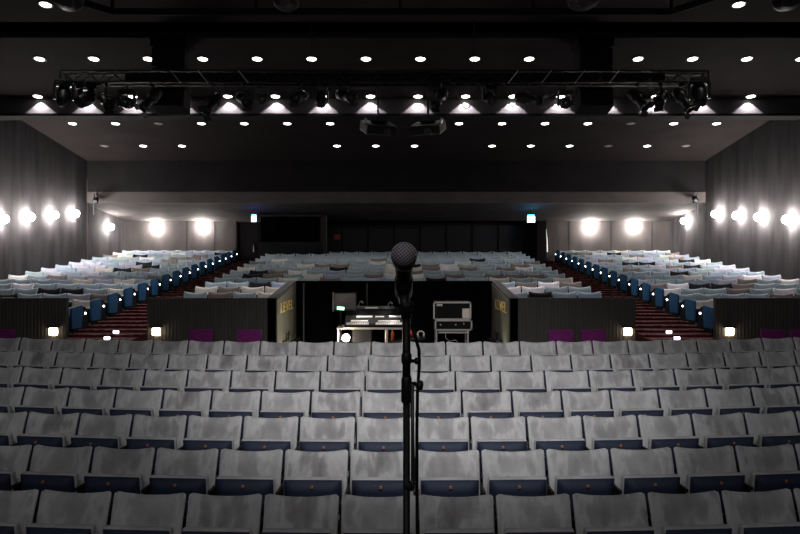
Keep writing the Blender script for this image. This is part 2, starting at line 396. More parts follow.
# ------------------------------------------------------------------ seats
def back_bm(flare, hw=.257, top=.86, bot=.43, t=.035):
    """padded backrest: front and rear skins, flared upper corners, concave top edge, reclined"""
    bm = bmesh.new(); nu, nv = 16, 12
    def P(u, v, s):
        e = 1-(1-abs(u))**1.0
        z = bot + (top - bot)*v - flare*(1-abs(u)**2.2)*v**3
        w_ = (hw-.005) + .005*v
        # slightly rounded corners
        cr = max(0, abs(u)-.86)/.14; cv = max(0, abs(2*v-1)-.88)/.12
        shr = .014*cr*cr*cv*cv
        x = u*w_ - math.copysign(shr, u)
        z -= math.copysign(shr, v-.5)
        f = max(0, (1-abs(u)**9)*(1-abs(2*v-1)**9))**.45
        y = -.13*(1-v) + .022*(1-u*u) - .012*math.sin(v*PI) + s*t*f
        return (x, y-.03, z)
    g = {}
    for s in (-1, 1):
        for i in range(nu+1):
            for j in range(nv+1):
                a = i/nu; u = math.copysign(1-(1-abs(2*a-1))**1.5, 2*a-1) if a != .5 else 0
                b = j/nv; vv = .5+.5*(math.copysign(1-(1-abs(2*b-1))**1.5, 2*b-1) if b != .5 else 0)
                edge = i in (0, nu) or j in (0, nv)
                if edge and s == 1: g[s, i, j] = g[-1, i, j]
                else: g[s, i, j] = bm.verts.new(P(u, vv, s))
        for i in range(nu):
            for j in range(nv):
                q = [g[s, i, j], g[s, i+1, j], g[s, i+1, j+1], g[s, i, j+1]]
                bm.faces.new(q if s == -1 else q[::-1])
    return bm
def cushion_bm():
    bm = bmesh.new(); bx(bm, (0, 0, 0), (.468, .062, .345), bev=.022)
    for v in bm.verts:
        v.co.z -= .0
    bmesh.ops.rotate(bm, cent=(0, 0, 0), matrix=R('X', 8), verts=bm.verts[:])
    bmesh.ops.translate(bm, vec=(0, -.215, .512), verts=bm.verts[:]); return bm
def pan_bm():
    """navy upholstered underside of the tipped-up seat, bulging, rounded lower corners"""
    bm = bmesh.new(); nu, nv = 12, 8
    def P(u, v, s):
        x = .226*u*(1-.10*max(0, .4-v)**1*abs(u)); z = -.155+.318*v + (.05*(abs(u)**3)*(1-v))
        f = max(0, (1-abs(u)**6)*(1-abs(2*v-1)**6))**.5
        return (x, (-.062*f-.004) if s < 0 else 0, z)
    g = {}
    for s in (-1, 1):
        for i in range(nu+1):
            for j in range(nv+1): g[s, i, j] = bm.verts.new(P(2*i/nu-1, j/nv, s))
        for i in range(nu):
            for j in range(nv):
                q = [g[s, i, j], g[s, i+1, j], g[s, i+1, j+1], g[s, i, j+1]]; bm.faces.new(q if s == -1 else q[::-1])
    for i in range(nu):
        bm.faces.new((g[-1, i+1, 0], g[-1, i, 0], g[1, i, 0], g[1, i+1, 0])); bm.faces.new((g[-1, i, nv], g[-1, i+1, nv], g[1, i+1, nv], g[1, i, nv]))
    for j in range(nv):
        bm.faces.new((g[-1, 0, j], g[-1, 0, j+1], g[1, 0, j+1], g[1, 0, j])); bm.faces.new((g[-1, nu, j+1], g[-1, nu, j], g[1, nu, j], g[1, nu, j+1]))
    bmesh.ops.rotate(bm, cent=(0, 0, 0), matrix=R('X', 8), verts=bm.verts[:])
    bmesh.ops.translate(bm, vec=(0, -.246, .512), verts=bm.verts[:]); return bm
def standard_bm(x=.265, seg=False):
    bm = bmesh.new()
    bx(bm, (x, -.14, .28), (.022, .26, .56), bev=.006); bx(bm, (x, -.15, .015), (.05, .3, .03))
    bx(bm, (x, -.17, .575), (.024, .28, .03), bev=.008); bx(bm, (x, -.02, .54), (.010, .05, .5)); return bm
protos = []
def make_stalls():
    r = empty('stalls_seat', (0, 0, 0)); tag(r, 'x', 'seat')
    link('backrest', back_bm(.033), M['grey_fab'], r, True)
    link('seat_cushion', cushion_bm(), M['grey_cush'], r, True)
    p = link('seat_pan', pan_bm(), M['navy'], r, True)
    bm = bmesh.new(); lathe(bm, [(.014, 0), (.014, .004), (.011, .006)], 10, (0, -.327, .632), (0, -1, .1)); link('number_plate', bm, M['plate'], p)
    link('standard', standard_bm(), M['black'], r); return r
st = make_stalls(); first = True; RAD = 27.0
rows_px = []
for i in range(7):
    y0 = 5.06 + .9*i; zf = .084*i
    half = (400/F)*(y0+.9) + .35
    ks = [k for k in range(-16, 16) if abs(.12+.265+.53*k) < half]
    for k in ks:
        x = .385 + .53*k; y = y0 + x*x/(2*RAD); th = math.atan(x/RAD)
        o = st if first else copy_tree(st); first = False
        o.location = (x, y, zf); o.rotation_euler = (0, 0, th + random.uniform(-.006, .006))
        rw = 'in the front row' if i == 0 else ('in the rearmost stalls row' if i == 6 else 'in the %s row from the front' % ORD[i+1])
        if k == -1: lab = 'grey tip-up seat %s, directly behind the microphone stand' % rw
        elif k < -1: lab = 'grey tip-up seat %s, %s left of the microphone stand' % (rw, ORD[-1-k])
        else: lab = 'grey tip-up seat %s, %s right of the microphone stand' % (rw, ORD[k+1])
        tag(o, lab, 'seat', 'grey stalls seats')
# rear seats: one prototype for each cloth colour, and row-end versions with blue panel and lamp
def make_rear(c):
    r = empty('terrace_seat', (0, 0, 0)); tag(r, 'x', 'seat')
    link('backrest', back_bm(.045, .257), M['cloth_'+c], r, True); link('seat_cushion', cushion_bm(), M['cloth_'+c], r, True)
    link('seat_pan', pan_bm(), M['navy'], r, True)
    return r
def end_parts(side):
    s = side   # +1: aisle on the seat's +x side
    bm = bmesh.new(); prof = [(-.44, .44), (-.47, .80), (-.44, .835), (-.02, .865), (.01, .84), (-.03, .44)]
    prism(bm, prof, .272*s, .31*s); A = link('end_panel', bm, M['blue_panel'])
    bm = bmesh.new(); prism(bm, [(.0, 0), (.0, .80), (.10, .83), (.22, .77), (.27, .6), (.27, 0)], .272*s, .305*s)
    prism(bm, [(-.4, 0), (-.4, .44), (0, .44), (0, 0)], .272*s, .305*s); B = link('end_standard', bm, M['blackmatt'])
    bm = bmesh.new(); lathe(bm, [(.019, 0), (.019, .016), (.010, .026)], 8, (.305*s, .12, .70), (s, -.2, -.1)); C_ = link('aisle_lamp', bm, M['aisle'])
    return A, B, C_
ENDS = {s: end_parts(s) for s in (-1, 1)}
REAR = {}
CN = {'T': 'pale teal', 'B': 'pale blue', 'L': 'lavender grey', 'C': 'cream', 'W': 'near-white', 'N': 'taupe brown', 'K': 'black'}
left = {1: 'TBTBTBBC', 2: 'BTBKTBLN', 3: 'TWTTKKTC', 4: 'BTWTTBTT', 5: 'TBBBCLCT', 6: 'WTNLLBBN', 7: 'TLBLTTBT', 8: 'LBLCKNBT', 9: 'BLLBLKTT', 10: 'LLBLKBTB'}
right = {1: 'CTBTBTBT', 2: 'TTBBNNTB', 3: 'WTTNTWTT', 4: 'NWKKNTTB', 5: 'LTBBLNTW', 6: 'BTBCBLWL', 7: 'TBBKTBBB', 8: 'TNBLBTLL', 9: 'BBTLNKTL', 10: 'LBKKLBLB'}
pal = 'TTTBBBBBLLLCCWNNK'
items = []
for i in range(0, 16):
    for j in range(8):
        cl = left.get(i, ''.join(random.choice(pal) for _ in range(8)))[j]
        x = -6.44 - .525*(7-j); items.append(('L', i, 0, 8-j, x, cl, 1 if j == 7 else 0))
        cr = right.get(i, ''.join(random.choice(pal) for _ in range(8)))[j]
        x = 6.16 + .525*j; items.append(('R', i, 0, j+1, x, cr, -1 if j == 0 else 0))
midpal = 'TTTTTBBBBTTNNCWK'
flank = {(2, 0): 'T', (2, 1): 'N', (2, 2): 'T', (2, 3): 'C', (2, 4): 'C', (3, 0): 'C', (3, 1): 'N', (3, 2): 'C', (3, 3): 'C', (3, 15): 'T', (3, 16): 'T', (2, 14): 'K', (2, 13): 'T', (3, 13): 'W', (3, 14): 'W'}
for i in range(0, 15):
    for j in range(17):
        x = -4.50 + .542*j
        if i < 2 and -2.75 < x < 2.4: continue
        if i == 14 and x < -2.6: continue
        c = flank.get((i, j)) or random.choice(midpal if i < 12 else 'TTBBTB')
        items.append(('M', i, .3, j+1, x, c, 0))
def inview(it):
    s, i, off, n, x, c, e = it; y = yrow(i+off); z = ztop(i+off)
    px = 400 + F*x/y; py = 267 - F*(z-CZ)/y
    if px < -8 or px > 808: return False
    if i == 0 and not (e and s in 'LR'): return False
    if i == 1 and s in 'LR' and n > 1: return False
    if i == 1 and s == 'M' : return False
    if s == 'M' and i == 2 and -2.2 < x < 1.9: return False
    return True
items = [it for it in items if inview(it)]
items.sort(key=lambda it: (0 if it[6] else 1, yrow(it[1]+it[2])))
ind, rest = items[:300], items[300:]
BLOCK = {'L': 'left rear block', 'R': 'right rear block', 'M': 'middle rear block'}
for s, i, off, n, x, c, e in ind:
    if c not in REAR: REAR[c] = make_rear(c); o = REAR[c]; src_used = True
    else:
        o = REAR[c].copy(); COL.objects.link(o)
        for ch in REAR[c].children:
            if ch.name.startswith(('backrest', 'seat_')):
                q = ch.copy(); COL.objects.link(q); q.parent = o
    o.location = (x, yrow(i+off), ztop(i+off)-.86)
    if e:
        for p in ENDS[e]:
            q = p.copy(); COL.objects.link(q); q.parent = o
    if s == 'M': wh = '%s from left end' % ORD[n]
    else: wh = 'aisle lamp beside it' if n == 1 else '%s from the aisle' % ORD[n]
    tag(o, '%s tip-up seat in %s row of %s, %s' % (CN[c], ORD[i-1] if s == 'M' else ORD[i+1], BLOCK[s], wh), 'seat', 'rear terrace seats')
# the far rows beyond the three hundred nearest, as one mass
bm = bmesh.new(); order = list('TBLCWNK')
tb = back_bm(.045, .257); tb.verts.ensure_lookup_table()
vco = [v.co.copy() for v in tb.verts]; tb.verts.index_update(); fcs = [[v.index for v in f.verts] for f in tb.faces]; tb.free()
tb = cushion_bm(); tb.verts.index_update(); b0 = len(vco); vco += [v.co.copy() for v in tb.verts]; fcs += [[v.index+b0 for v in f.verts] for f in tb.faces]; tb.free()
for s, i, off, n, x, c, e in rest:
    o_ = Vector((x, yrow(i+off), ztop(i+off)-.86)); vv = [bm.verts.new(v+o_) for v in vco]
    for f in fcs: bm.faces.new([vv[k] for k in f]).material_index = order.index(c)
if rest:
    tag(link('distant_seats', bm, None, smooth=True, ms=[M['cloth_'+c] for c in order]), 'last far rows of mixed pale blue tip-up seats below the back wall', 'seats', kind='stuff')
for s in ENDS:
    for p in ENDS[s]: bpy.data.objects.remove(p)

# purple chairs on the crossing
def purple():
    r = empty('purple_chair', (0, 0, 0)); tag(r, 'x', 'chair')
    bm = bmesh.new(); bx(bm, (0, 0, 0), (.42, .05, .38), bev=.02, rot=R('X', -8)); bmesh.ops.translate(bm, vec=(0, .2, .66), verts=bm.verts[:]); link('backrest', bm, M['purple'], r, True)
    bm = bmesh.new(); bx(bm, (0, -.02, .45), (.44, .44, .06), bev=.02); link('seat', bm, M['purple'], r, True)
    for sx in (-1, 1):
        bm = bmesh.new(); tube(bm, [(sx*.2, -.2, 0), (sx*.2, -.19, .42)], .012); link('leg', bm, M['black'], r)
        bm = bmesh.new(); tube(bm, [(sx*.2, .24, 0), (sx*.2, .17, .42), (sx*.2, .225, .8)], .012); link('leg', bm, M['black'], r)
    return r
pc = purple()
for n, (px, lab) in enumerate([(3, 'purple padded chair in front of the far left barrier'), (201, 'purple padded chair before the barrier left of the pit, one nearer the stair'),
        (249, 'purple padded chair before the barrier left of the pit, one nearer the pit'), (561, 'purple padded chair before the barrier right of the pit, one nearer the pit'),
        (593.5, 'purple padded chair before the barrier right of the pit, one nearer the stair'), (773.5, 'purple padded chair before the far right barrier, one nearer the stair'),
        (803, 'purple padded chair before the far right barrier, one farther from the stair')]):
    o = pc if n == 0 else copy_tree(pc)
    o.location = (wx(px, 12.5), 12.3, .5); tag(o, lab, 'chair', 'purple chairs')

# ------------------------------------------------------------------ microphone on its stand
mx_, my_ = wx(404, 1.43), 1.43; mz_ = wz(255, 1.43)
ax = Vector((0, math.cos(math.radians(33)), -math.sin(math.radians(33))))
mic = empty('microphone', (mx_, my_, mz_)); tag(mic, 'dark handheld microphone with round mesh head, clipped on top of the stand', 'microphone')
gm = mat('grille_mesh', (.12, .11, .12), .5, .15); b = gm.node_tree.nodes['Principled BSDF']
tc = N(gm, 'ShaderNodeTexCoord'); cmb = []
for d_ in ('X', 'Z'):
    wv = N(gm, 'ShaderNodeTexWave', wave_type='BANDS', bands_direction=d_); wv.inputs['Scale'].default_value = 62
    mp = N(gm, 'ShaderNodeMapping'); mp.inputs['Rotation'].default_value = (0, math.radians(38), 0); L(gm, tc.outputs['Object'], mp.inputs[0]); L(gm, mp.outputs[0], wv.inputs[0]); cmb.append(wv.outputs[0])
mm = N(gm, 'ShaderNodeMath', operation='MAXIMUM'); L(gm, cmb[0], mm.inputs[0]); L(gm, cmb[1], mm.inputs[1])
L(gm, ramp(gm, mm.outputs[0], [(.6, (.07, .06, .07)), (.9, (.42, .38, .41))]), b.inputs['Base Color'])
bp = N(gm, 'ShaderNodeBump'); bp.inputs['Distance'].default_value = .001; L(gm, mm.outputs[0], bp.inputs['Height']); L(gm, bp.outputs[0], b.inputs['Normal'])
bm = bmesh.new(); lathe(bm, [(.0255*math.sin(PI*k/20), -.0255*math.cos(PI*k/20)) for k in range(0, 17)]+[(.0235, .022), (.021, .030)], 32, (0, 0, 0), ax); link('grille', bm, gm, mic, True)
bm = bmesh.new(); lathe(bm, [(.0255, -.003), (.0262, -.002), (.0262, .003), (.0255, .004)], 32, (0, 0, 0), ax); link('grille_band', bm, M['darkgrey'], mic, True)
bm = bmesh.new(); lathe(bm, [(.0205, .024), (.0185, .034), (.0165, .07), (.0145, .12), (.012, .16), (.012, .168), (.009, .172)], 24, (0, 0, 0), ax); link('handle_body', bm, M['blackplastic'], mic, True)
sx_, sy_ = wx(406.5, 1.53), 1.53
stand = empty('microphone_stand', (sx_, sy_, .9)); tag(stand, 'tall black microphone stand with folded boom arm and round base', 'microphone stand')
def SZ(py): return wz(py, sy_) - .9
def SX(px): return (px-406.5)*sy_/F
cl = Vector((mx_, my_, mz_)) + ax*.115 - Vector((sx_, sy_, .9))
bm = bmesh.new()
lathe(bm, [(.0185, -.03), (.0185, .03)], 16, cl, ax); bm.faces.ensure_lookup_table()
tube(bm, [cl + Vector((0, .0, -.018)), (0, 0, SZ(318))], [.012, .011], 12); tube(bm, [(-.015, 0, SZ(309)), (.015, 0, SZ(309))], .010, 10)
link('microphone_clip', bm, M['blackplastic'], stand, True)
bm = bmesh.new(); lathe(bm, [(.0155, 0), (.0155, .008), (.012, .010)], 14, (0, 0, SZ(302)), (0, 0, -1)); link('clip_ring', bm, M['chrome'], stand)
bm = bmesh.new(); tube(bm, [(0, 0, SZ(310)), (0, 0, SZ(402))], .0085, 14); link('upper_tube', bm, M['black'], stand, True)
bm = bmesh.new(); lathe(bm, [(.009, 0), (.0108, .004), (.0108, .02), (.009, .024)], 16, (0, 0, SZ(364))); lathe(bm, [(.009, 0), (.0112, .004), (.0112, .05), (.009, .056)], 16, (0, 0, SZ(403)))
link('clutch', bm, M['blackplastic'], stand, True)
bm = bmesh.new(); lathe(bm, [(.004, 0), (.004, .008), (.0075, .009), (.0075, .017), (.005, .019)], 12, (.009, 0, SZ(361)), (1, 0, 0)); link('knob', bm, M['blackplastic'], stand, True)
bm = bmesh.new(); tube(bm, [(.0, 0, SZ(384)), (.02, 0, SZ(384))], .005, 8); lathe(bm, [(.006, 0), (.0105, .003), (.0105, .012), (.007, .015)], 14, (.02, 0, SZ(385)), (1, 0, -.1)); link('knob', bm, M['blackplastic'], stand, True)
bm = bmesh.new(); tube(bm, [(0, 0, SZ(402)), (0, 0, .02)], .0075, 14); link('lower_tube', bm, M['black'], stand, True)
bm = bmesh.new(); tube(bm, [(SX(412.5), -.006, SZ(384)), (SX(412.5), -.006, SZ(486))], .0036, 10); link('boom_arm', bm, M['darkgrey'], stand, True)
bm = bmesh.new(); lathe(bm, [(.005, 0), (.0055, .002), (.0055, .006), (.005, .008)], 12, (SX(412.5), -.006, SZ(484))); link('boom_ring', bm, M['chrome'], stand)
bm = bmesh.new(); tube(bm, [(0, .0, SZ(486)), (SX(412.5), -.006, SZ(486))], .009, 10); link('boom_end', bm, M['blackplastic'], stand)
bm = bmesh.new(); lathe(bm, [(.13, 0), (.13, .012), (.05, .022), (.012, .03)], 32); link('base', bm, M['black'], stand, True)
# cable from the microphone tail down the stand
tail = Vector((mx_, my_, mz_)) + ax*.172
bm = bmesh.new()
pts = [tail, tail + ax*.03 + Vector((.006, 0, -.02))]
for px, py in ((411.5, 325), (415, 337), (418.5, 350), (418.8, 365), (418, 378), (417, 395), (416.5, 430), (416.5, 480), (417, 534), (418, 620), (425, 900)):
    pts.append(Vector((wx(px, 1.6), 1.56, wz(py, 1.56))))
pts = [p for p in pts if p.z > .94] + [Vector((.06, 1.56, .906)), Vector((.4, 1.3, .905)), Vector((.5, .6, .905))]
cp = []
for a, b_ in zip(pts, pts[1:]):
    for t in (0, .25, .5, .75): cp.append(a.lerp(b_, t))
cp.append(pts[-1])
tube(bm, cp, .0036, 8)
tag(link('microphone_cable', bm, M['blackmatt'], smooth=True), 'black cable hanging from the microphone down beside its stand', 'cable')

# ------------------------------------------------------------------ sound position in the pit
YD = 14.3
def dx(px): return wx(px, YD)
def dz(py): return wz(py, YD)
t = empty('mixing_desk_table', (dx(373), YD, .5), 0, 'table under the mixing console in the central pit', 'table')
def rel(bm, o): bmesh.ops.translate(bm, vec=-o.location, verts=bm.verts[:]); return bm
bm = bmesh.new(); bx(bm, (dx(371), YD+.1, 1.235), (dx(404)-dx(338), .7, .035)); link('table_top', rel(bm, t), M['alu'], t)
for px in (339, 386.5, 402.9):
    for yy in (YD-.2, YD+.4):
        bm = bmesh.new(); tube(bm, [(dx(px), yy, .5), (dx(px), yy, 1.22)], .028 if px == 386.5 else .018); link('leg', rel(bm, t), M['cream'] if px == 386.5 else M['alu'], t)
c = empty('mixing_console', (dx(373), YD, 1.255), 0, 'wide mixing console with rows of faders on the pit table', 'mixing console')
bm = bmesh.new(); prism(bm, [(YD-.22, 1.255), (YD-.22, 1.30), (YD+.30, 1.46), (YD+.32, 1.60), (YD+.42, 1.60), (YD+.42, 1.255)], dx(345), dx(403)); link('console_body', rel(bm, c), M['blackmatt'], c)
sl = math.atan2(.16, .52)
def strip(bm, pa, pb, fr, wd, th=.012):
    y = YD-.22+.52*fr; z = 1.30+.16*fr; bx(bm, ((dx(pa)+dx(pb))/2, y, z+.004), (dx(pb)-dx(pa), wd, th), rot=R('X', math.degrees(sl)))
for pa, pb, fr, wd in ((347, 369, .12, .09), (376, 402, .12, .10), (351, 368, .38, .06), (378, 400, .36, .05), (356, 372, .8, .08), (375, 384, .8, .06), (389, 402, .82, .08)):
    bm = bmesh.new(); strip(bm, pa, pb, fr, wd); link('fader_bank', rel(bm, c), M['cream'], c)
bm = bmesh.new()
for k in range(30): 
    strip(bm, 347.5+1.8*k, 348.2+1.8*k, .12, .03, .03)
link('fader_caps', rel(bm, c), M['blackplastic'], c)
bm = bmesh.new(); bx(bm, (dx(372), YD+.35, 1.61), (dx(394)-dx(350), .1, .05)); link('meter_bridge', rel(bm, c), M['darkgrey'], c)
bm = bmesh.new(); bx(bm, (dx(371), YD+.295, 1.605), (dx(378)-dx(365), .012, .03)); link('meter_strip', rel(bm, c), M['cream'], c)
mo = empty('computer_monitor', (dx(344), YD+.25, 1.255), .12, 'angled dim grey monitor at the left end of the mixing console', 'monitor')
bm = bmesh.new(); bx(bm, (0, 0, .47), (.46, .03, .36), rot=None); link('monitor_case', bm, M['blackplastic'], mo)
bm = bmesh.new(); bx(bm, (0, -.018, .48), (.42, .006, .31)); link('screen', bm, M['screen'], mo)
bm = bmesh.new(); tube(bm, [(-.09, .0, 0), (-.09, .03, .3)], .018); bx(bm, (-.09, 0, .01), (.07, .12, .02)); link('monitor_stand', bm, M['black'], mo)
bm = bmesh.new(); tube(bm, [(-.235, -.02, .28), (-.235, -.02, .66)], .014); link('edge_strip', bm, M['alu'], mo)
bm = bmesh.new(); bx(bm, (dx(341), YD-.08, dz(308)), (.16, .02, .075), rot=R('Y', 6)); tube(bm, [(dx(341), YD-.07, dz(310)), (dx(341), YD-.05, 1.26)], .008)
sd = link('display_case', bm, M['black']); sd.name = 'small_display'; tag(sd, 'small green lit display below the monitor in the pit', 'display')
bm = bmesh.new(); bx(bm, (dx(341), YD-.094, dz(308)), (.14, .008, .06), rot=R('Y', 6)); link('display_face', bm, M['green'], sd)
bm = bmesh.new(); tube(bm, [(dx(366.5), YD+.45, .5), (dx(366), YD+.45, dz(284))], .010)
tag(link('thin_mast', bm, M['darkgrey']), 'thin vertical pole rising behind the mixing console', 'pole')
def gooseneck(px, top, lab):
    bm = bmesh.new(); x = dx(px); zt = dz(top)
    tube(bm, [(x, YD+.38, 1.60), (x+.01, YD+.38, zt-.1), (x+.03, YD+.36, zt-.02), (x+.07, YD+.33, zt), (x+.10, YD+.3, zt-.03)], [.007, .007, .008, .014, .016])
    tag(link('gooseneck_lamp', bm, M['alu'], smooth=True), lab, 'lamp')
spot('console_lamp_beam', (dx(392), YD+.26, dz(304.5)), (dx(378), YD-.05, 1.35), 9, 120, .5, .02, (1, .95, .9))
spot('console_lamp_beam', (dx(362), YD+.26, dz(303)), (dx(360), YD-.05, 1.35), 9, 120, .5, .02, (1, .95, .9))
gooseneck(357, 302, 'slim gooseneck lamp standing on the left half of the console')
gooseneck(387, 303, 'slim gooseneck lamp standing on the right half of the console')
wl = empty('work_lamp', (wx(346, 13.9), 13.9, .5), 0, 'glaring warm work lamp low in front of the mixing table', 'lamp')
zl = wz(338, 13.9)-.5
bm = bmesh.new(); lathe(bm, [(.068*math.sin(PI*k/10), -.068*math.cos(PI*k/10)) for k in range(11)], 14, (0, 0, zl)); link('bulb', bm, M['work'], wl, True)
bm = bmesh.new(); lathe(bm, [(.06, 0), (.075, .04), (.03, .06)], 14, (0, .03, zl), (0, 1, .3)); link('reflector', bm, M['black'], wl)
bm = bmesh.new(); tube(bm, [(0, .07, 0), (0, .07, zl)], .012); lathe(bm, [(.09, 0), (.09, .015), (.02, .02)], 16, (0, .0, 0)); link('lamp_pole', bm, M['black'], wl)
bm = bmesh.new(); lathe(bm, [(.035, 0), (.035, .14), (.015, .19), (.015, .23)], 12, (dx(392.5), YD-.1, dz(340)))
o = link('bottle', bm, M['brown'], smooth=True); tag(o, 'amber bottle with pale top on the case under the table', 'bottle')
bm = bmesh.new(); lathe(bm, [(.017, 0), (.017, .05)], 12, (dx(392.5), YD-.1, dz(340)+.225)); link('cap', bm, M['cream'], o)
box('equipment_case', dx(389), dx(401.5), YD-.2, YD+.25, .5, dz(340), M['blackplastic'], kind=None); tag(bpy.data.objects['equipment_case'], 'black equipment case on the floor under the right of the table', 'case')
box('flight_case', dx(352), dx(372), YD-.15, YD+.35, .5, dz(329.5), M['blackplastic'], kind=None, bev=.02); tag(bpy.data.objects['flight_case'], 'large dark trunk under the left of the mixing table', 'case')
# stool with red jacket and headphones
s = empty('round_stool', (dx(415), 14.1, .5), 0, 'black round stool between the table and the rack', 'stool')
bm = bmesh.new(); lathe(bm, [(.2, .5), (.22, .53), (.2, .56)], 20); link('seat', bm, M['black'], s, True)
for a in range(4):
    bm = bmesh.new(); tube(bm, [(.18*math.cos(a*PI/2+.8), .18*math.sin(a*PI/2+.8), 0), (.1*math.cos(a*PI/2+.8), .1*math.sin(a*PI/2+.8), .5)], .012); link('leg', bm, M['black'], s)
bm = bmesh.new(); bmesh.ops.create_icosphere(bm, subdivisions=3, radius=.09)
for v in bm.verts: v.co *= 1+.18*math.sin(v.co.x*60+v.co.z*40); v.co.z *= .8
bmesh.ops.translate(bm, vec=(dx(411.5), 14.1, 1.06+.075), verts=bm.verts[:]); tag(link('folded_jacket', bm, M['redthing'], smooth=True), 'crumpled red cloth lying on the stool in the pit', 'clothing')
h = empty('headphones', (dx(420.5), 14.1, 1.06), 0, 'white headphones on the stool right of the red cloth', 'headphones')
bm = bmesh.new(); tube(bm, [(.07*math.cos(PI*k/10), 0, .045+.075*math.sin(PI*k/10)) for k in range(11)], .013); link('headband', bm, M['cream'], h, True)
for sgn in (-1, 1):
    bm = bmesh.new(); lathe(bm, [(.03, 0), (.035, .012), (.03, .03)], 14, (.07*sgn, 0, .045), (-sgn, 0, 0)); link('ear_cup', bm, M['cream'], h, True)
# aluminium-edged rack
r = empty('equipment_rack', (dx(451.5), YD, .5), 0, 'aluminium-edged open equipment rack right of the microphone stand', 'rack')
def frame(name, pa, pb, ta, tb_, yy, t_=.028):
    bm = bmesh.new(); xa, xb, za, zb_ = dx(pa), dx(pb), dz(tb_), dz(ta)
    for z in (za, zb_): bx(bm, ((xa+xb)/2, yy, z), (xb-xa+t_, t_, t_))
    for x in (xa, xb): bx(bm, (x, yy, (za+zb_)/2), (t_, t_, zb_-za+t_))
    link(name, rel(bm, r), M['alu'], r)
frame('upper_frame', 433.5, 469.5, 302, 318.5, YD-.2); frame('lower_frame', 435, 470.5, 319.8, 329, YD-.2)
bm = bmesh.new(); bx(bm, ((dx(438)+dx(468))/2, YD-.2, dz(331.5)), (dx(468)-dx(438), .03, .03)); link('bottom_rail', rel(bm, r), M['alu'], r)
bm = bmesh.new(); bx(bm, (dx(451.5), YD+.08, (dz(301.5)+dz(329.5))/2), (dx(469)-dx(434), .5, dz(301.5)-dz(329.5))); link('rack_case', rel(bm, r), M['blackmatt'], r)
for k, (pa, pb, ta, tb_) in enumerate([(461.5, 468.5, 308, 317.5)]):
    bm = bmesh.new(); bx(bm, ((dx(pa)+dx(pb))/2, YD-.19, (dz(ta)+dz(tb_))/2), (dx(pb)-dx(pa), .03, dz(ta)-dz(tb_)), bev=.004); link('white_panel', rel(bm, r), M['cream'], r)
for px, py in ((440, 324), (455, 324), (463, 323)):
    bm = bmesh.new(); lathe(bm, [(.014, 0), (.014, .02)], 10, (dx(px), YD-.17, dz(py)), (0, -1, 0)); link('socket', rel(bm, r), M['alu'], r)
bm = bmesh.new(); bx(bm, ((dx(436)+dx(442))/2, YD-.19, dz(304.5)), (.11, .02, .04)); link('name_strip', rel(bm, r), M['alu'], r)
for px in (436, 467):
    for yy in (YD-.18, YD+.3):
        bm = bmesh.new(); bx(bm, (dx(px), yy, (.5+dz(329.5))/2), (.03, .03, dz(329.5)-.5)); link('leg', rel(bm, r), M['alu'], r)
bm = bmesh.new(); tube(bm, [(dx(445), YD-.2, dz(332)), (dx(445), YD-.22, dz(337)), (dx(449), YD-.2, dz(340)), (dx(455), YD-.2, dz(339)), (dx(460), YD-.2, dz(345))], .006); tag(link('loose_cable', bm, M['alu'], smooth=True), 'thin pale cable looping below the equipment rack', 'cable')
# grab handles on the olive walls
for side, px, x in (('left', 286, -2.18), ('right', 501, 1.92)):
    y = 13.75 if side == 'left' else 13.85
    bm = bmesh.new(); zc = wz(337, y); sg = 1 if x < 0 else -1
    tube(bm, [(x-.01*sg, y-.14, zc-.07), (x+.06*sg, y-.14, zc-.06), (x+.07*sg, y-.12, zc+.08), (x+.07*sg, y+.12, zc+.1), (x+.06*sg, y+.14, zc-.06), (x-.01*sg, y+.14, zc-.07)], .018)
    tag(link('grab_handle', bm, M['black'], smooth=True), 'black looped grab handle low on the %s side wall of the pit' % side, 'handle')
    bm = bmesh.new(); lathe(bm, [(.05, 0), (.05, .06), (.03, .07)], 12, (x+.12*sg, 13.15, .5+.0), (0, 0, 1))
    u = empty('floor_uplight', (x+.16*sg, 13.35, .5), 0, 'small floor uplight at the foot of the %s pit side wall' % side, 'lamp'); bm.free()
    bm = bmesh.new(); lathe(bm, [(.06, 0), (.06, .10), (.05, .12)], 14); link('lamp_body', bm, M['black'], u)
    bm = bmesh.new(); lathe(bm, [(.045, .121), (.04, .128)], 14); link('lens', bm, M['warm'], u)
    spot('uplight_beam', (x+.16*sg, 13.35, .66), (x+.0*sg, 13.55, 1.9), 22, 95, .9, .03, (1, .93, .74))

# ------------------------------------------------------------------ marker lamps on barrier ends
def marker(px, lab):
    x = wx(px, 12.97); zc = wz(331.5, 12.97)
    r = empty('marker_lamp', (x, 13.0, zc), 0, lab, 'lamp', 'marker lamps on the barriers')
    bm = bmesh.new(); bx(bm, (0, -.05, .085), (.20, .10, .03), bev=.006); link('hood', bm, M['black'], r)
    bm = bmesh.new(); bx(bm, (0, -.03, .0), (.12, .05, .12), bev=.01); link('lens', bm, M['warm'], r)
    bm = bmesh.new(); bx(bm, (0, -.005, .0), (.16, .012, .16)); link('back_plate', bm, M['cream'], r)
marker(53, 'small warm marker lamp on the far left barrier beside the left stair')
marker(156, 'small warm marker lamp on the barrier just right of the left stair')
marker(628, 'small warm marker lamp on the barrier just left of the right stair')
marker(730, 'small warm marker lamp on the far right barrier beside the right stair')
def steplamp(px, py, y, lab):
    bm = bmesh.new(); bx(bm, (wx(px, y), y, wz(py, y)), (.10, .02, .05), bev=.005)
    tag(link('step_lamp', bm, M['step']), lab, 'lamp', 'stair step lamps')
steplamp(116, 332, 13.44, 'small white step lamp on the left stair, the upper one')
steplamp(107, 338, 13.0, 'small white step lamp on the left stair, the lower one')
steplamp(669, 332, 13.44, 'small white step lamp on the right stair, the upper one')
steplamp(677, 338, 13.0, 'small white step lamp on the right stair, the lower one')

